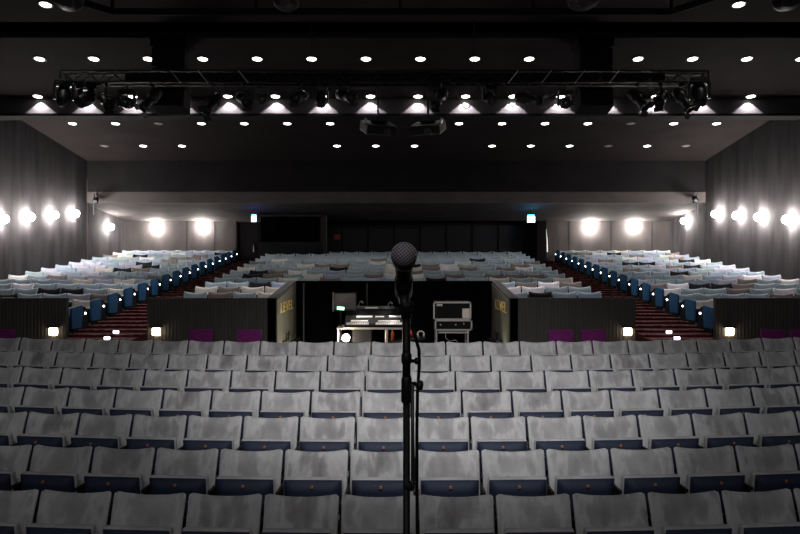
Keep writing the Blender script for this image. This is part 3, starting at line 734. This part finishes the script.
# ------------------------------------------------------------------ wall sconces
def sconce_proto():
    r = empty('wall_sconce', (0, 0, 0)); tag(r, 'x', 'wall lamp')
    bm = bmesh.new(); lathe(bm, [(.09, 0), (.09, .02), (.03, .03), (.02, .05)], 16, (0, 0, 0), (0, -1, 0)); link('wall_plate', bm, M['darkgrey'], r, True)
    bm = bmesh.new(); lathe(bm, [(.11*math.sin(PI*k/10), -.11*math.cos(PI*k/10)) for k in range(11)], 14, (0, -.135, 0)); link('globe', bm, M['sconce'], r, True)
    return r
sp = sconce_proto(); first = True
def sconce(loc, rz, lab):
    global first
    o = sp if first else copy_tree(sp); first = False
    o.location = loc; o.rotation_euler = (0, 0, rz); tag(o, lab, 'wall lamp', 'glowing wall sconces')
for n, (px, py) in enumerate([(7, 219), (33, 217), (57, 215), (78, 213.5)]):
    y = -10.25*F/(px-400); sconce((XL, y, wz(py, y)), PI/2, 'glaring globe sconce on the left side wall, %s from the left' % ORD[n+1])
for n, (px, py) in enumerate([(713, 214), (734, 215.5), (756, 217), (784, 219.5)]):
    y = 10.0*F/(px-400); sconce((XR, y, wz(py, y)), -PI/2, 'glaring globe sconce on the right side wall, %s from its rear corner' % ORD[n+1])
y = -10.45*F/(113-400); sconce((XL-.2, y, wz(227, y)), PI/2, 'glaring globe sconce in the rear left corner recess')
y = 10.25*F/(682-400); sconce((XR+.25, y, wz(221, y)), -PI/2, 'glaring globe sconce in the rear right corner recess')
for px, py, lab in ((157, 228, 'glaring globe sconce on the back wall left side, nearer the corner'), (203, 227, 'glaring globe sconce on the back wall left side, nearer the door'),
                    (590, 227, 'glaring globe sconce on the back wall right side, nearer the middle'), (634, 227, 'glaring globe sconce on the back wall right side, nearer the corner')):
    sconce((wx(px, YB), YB, wz(py, YB)), 0, lab)

# ------------------------------------------------------------------ exit signs, red sign, cameras
def exit_sign(px, py, wpx, body, top, lab):
    y = 25.5; x = wx(px, y); z = wz(py, y); wd = wpx*y/F
    r = empty('exit_sign', (x, y, z), 0, lab, 'sign')
    bm = bmesh.new(); bx(bm, (0, 0, 0), (wd+.03, .06, .24)); link('sign_case', bm, M['darkgrey'], r)
    bm = bmesh.new(); bx(bm, (0, -.034, 0), (wd, .01, .20)); link('sign_face', bm, body, r)
    bm = bmesh.new(); bx(bm, (0, 0, .135), (wd*.85, .03, .03)); link('sign_lamp', bm, top, r)
    bm = bmesh.new(); tube(bm, [(0, .0, .14), (0, 0, zb1+(zs1-zb1)*(y-24.8)/(YB-24.8)+.02-z)], .012)
    link('hanger', bm, M['black'], r)
exit_sign(254, 219, 5, M['exit_b'], M['exit_top_b'], 'lit blue-white exit sign beside the dark rear left door')
exit_sign(531, 219.5, 7.5, M['exit_c'], M['exit_top_c'], 'lit cyan-white exit sign above the rear door right of centre')
bm = bmesh.new(); bx(bm, (wx(337, YR-.1), YR-.05, wz(237, YR-.1)), (.24, .1, .2)); tag(link('red_sign', bm, M['sign_red']), 'small dim red sign on the dark recessed wall at the back', 'sign')
def cctv(loc, sg, lab):
    r = empty('surveillance_camera', loc, 0, lab, 'camera')
    bm = bmesh.new(); lathe(bm, [(.08, 0), (.09, .05), (.09, .3), (.07, .32)], 14, (0, 0, 0), (-.3*sg, -1, -.35)); link('camera_body', bm, M['black'], r, True)
    bm = bmesh.new(); lathe(bm, [(.055, .32), (.05, .335)], 14, (0, 0, 0), (-.3*sg, -1, -.35)); link('lens', bm, M['chrome'], r)
    bm = bmesh.new(); tube(bm, [(0, 0, 0), (.1*sg, .05, -.02)], .03); tube(bm, [(.1*sg, .05, .2), (.1*sg, .05, -.5)], .03); tube(bm, [(.1*sg, .05, -.02), (.1*sg, .265, -.02)], .03); link('bracket', bm, M['darkgrey'], r)
cctv((wx(95, 24.0), 24.1, wz(199, 24.0)), -1, 'black surveillance camera at the left end of the rear bulkhead')
cctv((wx(696, 24.0), 24.1, wz(198, 24.0)), 1, 'black surveillance camera at the right end of the rear bulkhead')

# ------------------------------------------------------------------ downlights
def dl_proto(lit):
    r = empty('downlight', (0, 0, 0)); tag(r, 'x', 'ceiling light')
    bm = bmesh.new(); lathe(bm, [(.135, .01), (.135, -.012), (.11, -.016), (.105, -.002)], 20); link('trim_ring', bm, M['darkgrey'], r)
    bm = bmesh.new(); lathe(bm, [(.105, .0), (.10, -.012), (.05, -.02)], 20); link('lens', bm, M['down'] if lit else M['downdim'], r)
    return r
DP = {}
cnt = {}
def downlight(k, y, f, sl_, rowname, lit=True, x=None, power=P_DOWN, beam=True):
    x = .45 + 1.2*k if x is None else x
    if lit not in DP: DP[lit] = dl_proto(lit); o = DP[lit]
    else: o = copy_tree(DP[lit])
    o.location = (x, y, f(y)-.005); o.rotation_euler = (-math.atan(sl_), 0, 0)
    cnt[rowname] = cnt.get(rowname, 0)+1
    tag(o, '%s recessed ceiling downlight, %s from left in the %s' % ('lit' if lit else 'unlit', ORD[cnt[rowname]], rowname), 'ceiling light', 'recessed ceiling downlights')
    if lit and beam:
        spot('downlight_beam', (x, y, f(y)-.06), (x, y, 0), power, 100, .6, .08, (1, .95, .92))
for k in (-6, 5): downlight(k, 13.9, zA, .153, 'front ceiling panel')
for k in range(-7, 8): downlight(k, 16.1, zB, .153, 'row above the truss')
for k in (-8, -7, -6, -5, -4, -3, -2, -1, 1, 2, 3, 4, 5, 6, 7): downlight(k, 20.4, zC, .118, 'first row behind the beam', lit=k not in (-6, 5))
for k in (-8, -7, -6, -2, -1, 0, 2, 3, 4, 5, 6, 7): downlight(k, 22.6, zC, .118, 'row nearest the rear bulkhead', lit=k not in (-8, 5, 7))
for k in range(-8, 8):
    x = .45+1.2*k*.99
    downlight(k, 18.24, zB, .153, 'row of scallops', x=x, beam=False)
    spot('scallop_beam', (x, 18.29, zB(18.26)-.035), (x, 18.31, 0), P_SCALLOP, 102, .22, .015, (1, .93, .98))

# ------------------------------------------------------------------ lighting truss with lanterns
YT = 14.5; zt1 = wz(72.5, YT); zt0 = wz(83.5, YT); xa, xb = wx(63, YT), wx(706, YT)
tr = empty('lighting_truss', ((xa+xb)/2, YT, zt0), 0, 'long black box truss hung across the auditorium', 'truss')
hh = .125
bm = bmesh.new()
for yy in (-hh, hh):
    for z in (zt0, zt1): tube(bm, [(xa, YT+yy, z), (xb, YT+yy, z)], .024)
link('chords', rel(bm, tr), M['black'], tr, True)
bm = bmesh.new(); n = 52
for k in range(n):
    x = xa+(xb-xa)*k/n; x2 = xa+(xb-xa)*(k+1)/n
    za, zb_ = (zt0, zt1) if k % 2 else (zt1, zt0)
    for yy in (-hh, hh): tube(bm, [(x, YT+yy, za), (x2, YT+yy, zb_)], .010, 6)
    tube(bm, [(x, YT-hh, zt0), (x2, YT+hh, zt0)], .010, 6); tube(bm, [(x, YT-hh, zt1), (x2, YT+hh, zt1)], .010, 6)
for x in (xa, xb):
    tube(bm, [(x, YT-hh, zt0), (x, YT-hh, zt1)], .02, 6); tube(bm, [(x, YT+hh, zt0), (x, YT+hh, zt1)], .02, 6)
link('diagonals', rel(bm, tr), M['black'], tr)
bm = bmesh.new()      # cable tray cloth along the middle of the truss
bx(bm, (wx(395, YT), YT+.05, (zt0+zt1)/2), (wx(660, YT)-wx(120, YT), .10, zt1-zt0-.03)); link('cable_tray', rel(bm, tr), M['blackmatt'], tr)
for px in (178, 205, 245, 512, 545, 578, 612):
    sg = 1 if px < 400 else -1
    bm = bmesh.new(); tube(bm, [(wx(px-sg*5, YT), YT-.15, zt1), (wx(px+sg*5, YT), YT-.15, zt0-.03)], .009, 6); link('brace', rel(bm, tr), M['alu'], tr)
for px in (311, 474):
    bm = bmesh.new(); x = wx(px, YT); tube(bm, [(x, YT, zt1), (x, YT, zA(YT)+.05)], .012, 6); link('hanging_rod', rel(bm, tr), M['black'], tr)

def clamp_bm(bm, h):
    tube(bm, [(0, 0, 0), (0, 0, -h)], .014, 8); bx(bm, (0, 0, .0), (.06, .09, .07), bev=.01)
def profile_spot(px, py, tilt, pan, lab, sc=1.0):
    """theatre lantern: clamp, yoke, barrel, lens"""
    x = wx(px, YT-.12); zc = wz(py, YT-.12); z0 = zt0-.06
    r = empty('stage_spotlight', (x, YT-.13, z0), math.radians(pan), lab, 'stage light', 'stage lights on the truss')
    h = z0-zc
    bm = bmesh.new(); clamp_bm(bm, h-.15*sc); w_ = .13*sc
    tube(bm, [(-w_, 0, -h), (-w_, 0, -h+.15*sc), (w_, 0, -h+.15*sc), (w_, 0, -h)], .012*sc, 6); link('yoke', bm, M['black'], r)
    d_ = Vector((0, -math.cos(math.radians(tilt)), -math.sin(math.radians(tilt)))); c_ = Vector((0, 0, -h))
    bm = bmesh.new(); lathe(bm, [(.05*sc, -.26*sc), (.10*sc, -.22*sc), (.115*sc, -.02*sc), (.085*sc, .02*sc), (.085*sc, .20*sc), (.105*sc, .22*sc), (.105*sc, .30*sc), (.09*sc, .30*sc), (.085*sc, .22*sc)], 18, c_, d_); link('barrel', bm, M['blackplastic'], r, True)
    bm = bmesh.new(); lathe(bm, [(.086*sc, .23*sc), (.05*sc, .26*sc), (.01, .27*sc)], 18, c_, d_); link('lens', bm, M['glass'], r, True)
    bm = bmesh.new(); lathe(bm, [(.02, 0), (.03, .03)], 10, c_+Vector((w_, 0, 0)), (1, 0, 0)); link('knob', bm, M['darkgrey'], r)
    for s_ in (-1, 1):
        bm = bmesh.new(); q = c_ + d_*.31*sc; perp = Vector((0, d_.z, -d_.y))
        bx(bm, q + perp*.11*sc*s_ + d_*.05*sc, (.17*sc, .008, .12*sc), rot=R('X', 90-tilt+s_*25 if False else 90-tilt)); link('barn_door', bm, M['black'], r)
def moving_head(px, py, tilt, roll, lab, sc=1.0, y=None, z0=None, name='moving_head_light'):
    y = YT-.02 if y is None else y
    x = wx(px, y); zc = wz(py, y); z0 = zt0-.035 if z0 is None else z0
    r = empty(name, (x, y, z0), math.radians(roll), lab, 'stage light', 'stage lights on the truss'); h = z0-zc
    bm = bmesh.new(); tube(bm, [(0, 0, .015), (0, 0, -h+.28*sc)], .02, 8); bx(bm, (0, 0, -h+.25*sc), (.34*sc, .24*sc, .11*sc), bev=.02*sc); link('base', bm, M['blackplastic'], r)
    bm = bmesh.new()
    for s_ in (-1, 1): bx(bm, (s_*.17*sc, 0, -h+.07*sc), (.05*sc, .10*sc, .30*sc), bev=.015*sc)
    bx(bm, (0, 0, -h+.205*sc), (.36*sc, .09*sc, .04*sc))
    link('yoke', bm, M['blackplastic'], r)
    d_ = Vector((0, -math.cos(math.radians(tilt)), -math.sin(math.radians(tilt)))); c_ = Vector((0, 0, -h))
    bm = bmesh.new(); lathe(bm, [(.06*sc, -.2*sc), (.12*sc, -.17*sc), (.14*sc, 0), (.13*sc, .12*sc), (.115*sc, .2*sc), (.10*sc, .2*sc)], 18, c_, d_); link('head', bm, M['blackplastic'], r, True)
    bm = bmesh.new(); lathe(bm, [(.098*sc, .19*sc), (.06*sc, .215*sc), (.01, .225*sc)], 18, c_, d_); link('lens', bm, M['glass'], r, True)
M['glass'] = mat('dark_lens_glass', (.05, .05, .06), .06, spec=.8)
T_ = 'black stage light on the truss, '
moving_head(64, 96, 60, 20, 'black moving-head light at the left tip of the truss')
moving_head(86, 99, 35, -30, 'black moving-head light, second from the left tip of the truss', 1.0)
profile_spot(106, 101, 30, 35, 'black lantern turned sideways, between the left-end moving heads and round lantern')
moving_head(127, 103, 8, 0, 'round-faced lantern aimed at the stage, near the truss left end', .85)
profile_spot(152, 99, 50, -40, 'black lantern just left of the left speaker cluster')
profile_spot(214, 103, 45, -30, 'black lantern hanging right of the left speaker cluster')
profile_spot(243, 99, 25, 30, 'black lantern on the truss, between two scallops right of left speakers')
moving_head(262, 99, 20, 10, 'small lantern on the truss beneath the second downlight right of left speakers', .7)
profile_spot(300, 97, 20, -15, 'black lantern left of the looped cables on the truss')
moving_head(321, 99, 75, 0, 'lantern with ring-shaped nose amid the looped cables', .75)
profile_spot(345, 96, 20, 35, 'black lantern right of the looped cables on the truss')
profile_spot(440, 97, 35, -25, 'black lantern just right of the truss middle')
moving_head(489, 98, 30, 25, 'black moving light left of the pair near truss centre right', .8)
profile_spot(527, 99, 15, 60, 'sideways black lantern left of the right speaker cluster')
moving_head(565, 103, 20, 0, 'round lantern partly hiding a scallop left of right speakers', .8)
profile_spot(637, 99, 45, 30, 'black lantern just right of the right speaker cluster')
profile_spot(661, 98, 30, -30, 'sideways black lantern midway between right speakers and truss tip')
profile_spot(682, 99, 55, 40, 'long tilted black lantern near the right tip of the truss', 1.0)
moving_head(699, 95, 70, -15, 'black moving-head light at the right tip of the truss', 1.1)
def proj(px, roll, lab):
    x = wx(px, YT); z = wz(128, YT)
    r = empty('video_projector', (x, YT, z), math.radians(roll), lab, 'projector')
    bm = bmesh.new(); bx(bm, (0, 0, 0), (.62, .5, .2), bev=.03, rot=R('X', 22)); link('projector_body', bm, M['blackplastic'], r)
    bm = bmesh.new(); lathe(bm, [(.08, 0), (.08, .1), (.06, .12)], 16, (.1, -.22, -.09), (0, -1, -.4)); link('lens', bm, M['glass'], r)
    bm = bmesh.new(); tube(bm, [(0, 0, .06), (0, 0, zt0-z-.01)], .02); bx(bm, (0, 0, .12), (.3, .2, .03)); link('drop_pole', bm, M['black'], r)
    bm = bmesh.new(); bx(bm, (-.3 if roll > 0 else .3, -.1, .1), (.05, .02, .12), rot=R('Y', 20)); link('bracket', bm, M['alu'], r)
proj(378, 20, 'black projector hung below the truss, left one of the central pair')
proj(428, -20, 'black projector hung below the truss, right one of the central pair')
# drooping cables
def droop(name, pxs, depth, lab):
    bm = bmesh.new()
    for a, b_, d_ in pxs:
        p = []
        for k in range(13):
            t_ = k/12; x = wx(a+(b_-a)*t_, YT-.2); z = zt0 + .02 - d_*(1-(2*t_-1)**2)
            p.append((x, YT-.16, z))
        tube(bm, p, .009, 6)
    tag(link(name, bm, M['blackplastic'], smooth=True), lab, 'cable')
for a, b_, d_, lab in ((298, 318, .35, 'short drooping cable loop left of the ringed lantern'), (309, 335, .50, 'deep cable loop hanging in front of the ringed lantern'),
                       (330, 352, .30, 'shallow cable loop right of the ringed lantern'), (455, 478, .55, 'deep cable loop in front of the scallop right of centre'), (505, 522, .52, 'narrow cable loop in front of the second scallop right of centre'),
                       (222, 240, .35, 'cable loop under the truss right of the left speakers'), (540, 562, .3, 'cable loop under the truss left of the right speakers'), (660, 690, .4, 'cable loop under the truss near its right end')):
    droop('hanging_cable', [(a, b_, d_)], 0, lab)

# ------------------------------------------------------------------ hanging loudspeaker clusters
YS = 15.25
def cluster(px, sg, lab):
    x = wx(px, YS); z1 = wz(26, YS)
    r = empty('loudspeaker_cluster', (x, YS, z1), 0, lab, 'loudspeakers', 'hanging loudspeaker clusters')
    z = 0
    for k, (h, w_, tl) in enumerate([(.50, .76, 0), (.42, .68, 4), (.42, .68, 8), (.42, .68, 12)]):
        z -= h/2+.01; yy = -.02*k
        bm = bmesh.new(); bx(bm, (0, yy, z), (w_, .5, h-.02), bev=.025, rot=R('X', -tl)) ; c_ = link('cabinet', bm, M['blackmatt'], r)
        bm = bmesh.new(); bx(bm, (0, yy-.255-.012*k, z), (w_-.08, .02, h-.1), rot=R('X', -tl)); link('grille', bm, M['blackmatt'], c_)
        z -= h/2
    for s_ in (-.3, .3):
        bm = bmesh.new(); tube(bm, [(s_, 0, -.02), (s_, 0, 8.52-z1)], .012, 6); link('rigging_cable', bm, M['black'], r)
    bm = bmesh.new(); bx(bm, (0, 0, .02), (.8, .3, .05)); link('flying_frame', bm, M['black'], r)
cluster(172, 1, 'tall black loudspeaker cluster hanging behind the left part of the truss')
cluster(593, -1, 'tall black loudspeaker cluster hanging behind the right part of the truss')
# front lighting bar with round lanterns that just dip into the picture
YF = 11.6; zf_ = 7.15
bm = bmesh.new(); tube(bm, [(-6.5, YF, zf_), (6.8, YF, zf_)], .03)
for x in (-5.8, -2, 2.2, 6.3): tube(bm, [(x, YF, zf_), (x, YF, zA(YF)-.002)], .012, 6)
tag(link('lighting_bar', bm, M['black']), 'black lighting bar hung under the front ceiling', 'lighting bar')
for px, lab, w_ in ((68, 'black hanging stage lamp at the top left corner of the hall', .25), (286.5, 'round black stage lamp hanging at the top left of centre', .2),
                (583, 'round black stage lamp hanging at the top right of centre', .25), (789, 'round black stage lamp hanging at the top right corner', .27)):
    x = wx(px, YF); z = wz(10, YF)+w_*.95
    r = empty('hanging_stage_lamp', (x, YF, zf_-.085), 0, lab, 'stage light')
    bm = bmesh.new(); lathe(bm, [(.05, -.28), (w_*.6, -.22), (w_, -.05), (w_, .1), (w_*.85, .14)], 22, (0, 0, z-zf_+.085), (0, -.5, -1)); link('lamp_housing', bm, M['blackplastic'], r, True)
    bm = bmesh.new(); lathe(bm, [(w_*.83, .12), (w_*.4, .15), (.01, .16)], 22, (0, 0, z-zf_+.085), (0, -.5, -1)); link('lens', bm, M['glass'], r, True)
    bm = bmesh.new(); tube(bm, [(-w_-.03, 0, z-zf_+.085), (-w_-.03, 0, -.04), (w_+.03, 0, -.04), (w_+.03, 0, z-zf_+.085)], .015, 6); bx(bm, (0, 0, 0), (.07, .09, .1)); link('yoke', bm, M['black'], r)
